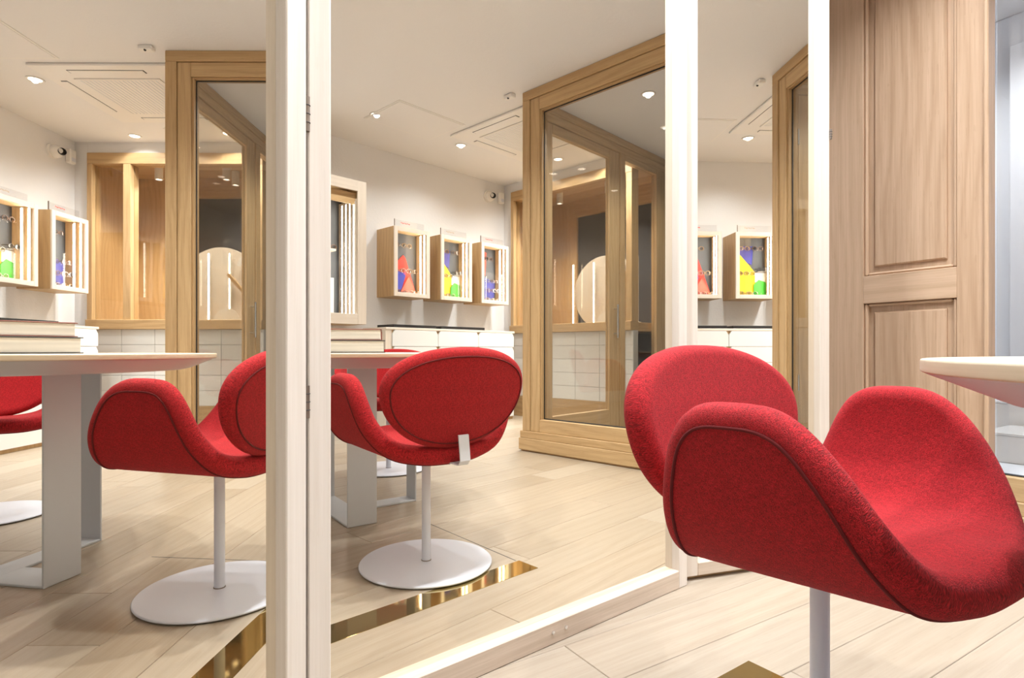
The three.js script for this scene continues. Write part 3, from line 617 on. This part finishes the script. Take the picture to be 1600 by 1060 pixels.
// square -1..1 -> unit disc -> super-ellipse of power n; returns [a, b, r]
function squareToRound(u, v, n) {
  const x = u * Math.sqrt(1 - v * v / 2), y = v * Math.sqrt(1 - u * u / 2), r = Math.min(1, Math.hypot(x, y));
  if (r < 1e-6) return [0, 0, 0];
  const c = x / r, s = y / r, m = r / Math.pow(Math.pow(Math.abs(c), n) + Math.pow(Math.abs(s), n), 1 / n);
  return [m * c, m * s, r];
}
function makeChair(label, pos, turn, k, discOff) {
  const g = thing('tulip_chair', label, 'chair', pos, turn, 'red tulip chairs');
  const prof = new THREE.CatmullRomCurve3(CH.prof.map(p => new THREE.Vector3(p[0], p[1], 0)), false, 'centripetal');
  const LEN = prof.getLength(), dense = x => { const c = -Math.cos(Math.PI * x); return .6 * c + .4 * (2 * x - 1); };
  const up = y => S + k * (y - S);                              // the chair is sized about eye level
  const ext = q => [lerp(CH.front[0], CH.front[1], Math.pow(q, 1.35)), lerp(CH.rear[0], CH.rear[1], smooth(q / .8))];
  const mid = (t, s) => {
    const q = Math.abs(t), p = prof.getPointAt(Math.min(1, q)), [xf, xr] = ext(q), x = (xf + xr) / 2 + s * (xf - xr) / 2;
    const dip = .065 * x * (1 - .75 * Math.min(1, q));
    return new THREE.Vector3(x * k, up(CH.seatY + p.y + dip), Math.sign(t) * p.x * k);
  };
  const N = CH.n, radius = (t, s) => Math.pow(Math.pow(Math.abs(t), N) + Math.pow(Math.abs(s), N), 1 / N);
  const slope = (t, s) => { const r = Math.max(.05, radius(t, s)), [xf, xr] = ext(Math.abs(t)); return Math.hypot(Math.pow(Math.abs(t) / r, N - 1) / LEN, Math.pow(Math.abs(s) / r, N - 1) / ((xf - xr) / 2)); };
  const R = CH.T / 2;
  const halfT = (t, s) => { const r = Math.min(1, radius(t, s)), d = Math.min(R, (1 - r) / slope(t, s)); return k * R * Math.sqrt(Math.max(0, 1 - (1 - d / R) ** 2)) * (1 + .2 * (1 - smooth(Math.abs(t) / .6)) * smooth((1 - r) * 3)); };
  const ts = (u, v) => squareToRound(dense(u), dense(v), N);
  const sh = cushion((u, v) => { const [t, s] = ts(u, v); return mid(t, s); }, (u, v) => { const [t, s] = ts(u, v); return halfT(t, s); }, 88, 56, (u, v) => { const [t, s] = ts(u, v); return [t * LEN, s * .23]; });
  const seat = part('seat_shell', sh.geo, M.felt, g);
  // welt on the outer (under) face, parallel to the rim
  const outer = (t, s) => { const a = mid(t, s), e = .004, du = mid(t + e, s).sub(mid(t - e, s)), dv = mid(t, s + e).sub(mid(t, s - e)), n = du.cross(dv).normalize(); return a.addScaledVector(n, (n.y > 0 || Math.abs(t) > .6 && n.z * t < 0 ? -1 : 1) * (halfT(t, s) + .0004)); };
  const ring = [];
  for (let i = 0; i < 150; i++) {
    const th = i / 150 * 2 * Math.PI, c = Math.cos(th), s = Math.sin(th), m = 1 / Math.pow(Math.abs(c) ** N + Math.abs(s) ** N, 1 / N);
    const r = 1 - .036 * slope(c * m, s * m); ring.push(outer(c * m * r, s * m * r));
  }
  part('seat_welt', new THREE.TubeGeometry(new THREE.CatmullRomCurve3(ring, true), 300, .0026, 6, true), M.welt, seat, 0, 0, 0, 'dark piped seam');
  // egg shaped backrest, hollow towards the sitter
  const b = CH.back, RB = .031;
  const bmid = (p, q) => {        // p across, q up, both -1..1
    const ver = b.h * q, lat = b.w * p * (1 + .16 * q), fwd = b.bow * lat * lat + .60 * Math.max(0, -ver) ** 2;
    return new THREE.Vector3((b.x + fwd - Math.sin(b.tilt) * ver) * k, up(b.y + Math.cos(b.tilt) * ver), lat * k);
  };
  const brad = (p, q) => Math.min(1, Math.pow(Math.abs(p) ** b.n + Math.abs(q) ** b.n, 1 / b.n));
  const bslope = (p, q) => { const r = Math.max(.05, brad(p, q)); return Math.hypot(Math.pow(Math.abs(p) / r, b.n - 1) / b.w, Math.pow(Math.abs(q) / r, b.n - 1) / b.h); };
  const bhalf = (p, q) => { const d = Math.min(RB, (1 - brad(p, q)) / bslope(p, q)); return RB * k * Math.sqrt(Math.max(0, 1 - (1 - d / RB) ** 2)); };
  const bs = (u, v) => squareToRound(dense(u), dense(v), b.n);
  const bk = cushion((u, v) => { const [p, q] = bs(u, v); return bmid(p, q); }, (u, v) => { const [p, q] = bs(u, v); return bhalf(p, q); }, 64, 56, (u, v) => { const [p, q] = bs(u, v); return [p * b.w, q * b.h]; });
  const back = part('backrest', bk.geo, M.felt, g), bring = [];
  for (let i = 0; i < 80; i++) {
    const th = i / 80 * 2 * Math.PI, c = Math.cos(th), s = Math.sin(th), m = 1 / Math.pow(Math.abs(c) ** b.n + Math.abs(s) ** b.n, 1 / b.n), r = 1 - .030 * bslope(c * m, s * m);
    const p = c * m * r, q = s * m * r, e = .01, n = bmid(p + e, q).sub(bmid(p - e, q)).cross(bmid(p, q + e).sub(bmid(p, q - e))).normalize();
    bring.push(bmid(p, q).addScaledVector(n, (n.x < 0 ? 1 : -1) * (bhalf(p, q) + .0004)));
  }
  part('backrest_welt', new THREE.TubeGeometry(new THREE.CatmullRomCurve3(bring, true), 160, .0026, 6, true), M.welt, back, 0, 0, 0, 'dark piped seam');
  // steel strap that carries the backrest
  const yb = up(CH.seatY - .040), sx = -.02 * k, bw = .045 * k;
  const strap = [[sx, yb - .004], [-.262 * k, yb - .004], [-.280 * k, yb + .012], [-.268 * k, up(.425)]];
  const ss = new THREE.Shape(); strap.forEach((p, i) => i ? ss.lineTo(p[0], p[1]) : ss.moveTo(p[0], p[1]));
  [...strap].reverse().forEach(p => ss.lineTo(p[0] + (p === strap[3] || p === strap[2] ? .005 : 0), p[1] + (p === strap[0] || p === strap[1] ? .005 : .001)));
  part('back_strap', moved(extrude(ss, bw, .0008), 0, 0, -bw / 2), M.lacquer, g, 0, 0, 0, 'flat steel strap');
  const ph = up(CH.seatY - .03);
  part('post', lathe([[0, .012], [.0155, .012], [.0155, ph], [0, ph]], 32), M.lacquer, g); part('post_collar', lathe([[.0155, .012], [.0175, .012], [.0175, .014], [.0155, .015]], 32), M.steelDark, g);
  part('base_disc', lathe([[0, .003], [.222, .003], [.229, .005], [.2295, .0085], [.226, .012], [0, .0125]], 96), M.lacquer, g, discOff, 0, 0, 'round flat steel base');
  part('base_glide', lathe([[0, 0], [.2, 0], [.2, .003], [0, .003]], 48), M.black, g, discOff, 0, 0);
  return g;
}
{
  const k = .845, z = 1.569 * k, x = 481 / 897.33 * z;
  makeChair('red felt tulip chair in front of the mirror panels, nearest the camera', new THREE.Vector3(x * S, 0, -z * S), -52 * Math.PI / 180, k, 0);
  const p = W(2.40, 0, -1.18);
  makeChair('red felt tulip chair on the far side of the table, seen in the mirrors', p, RA + 135 * Math.PI / 180, .86, 0);
}
renderer.render(scene, camera);
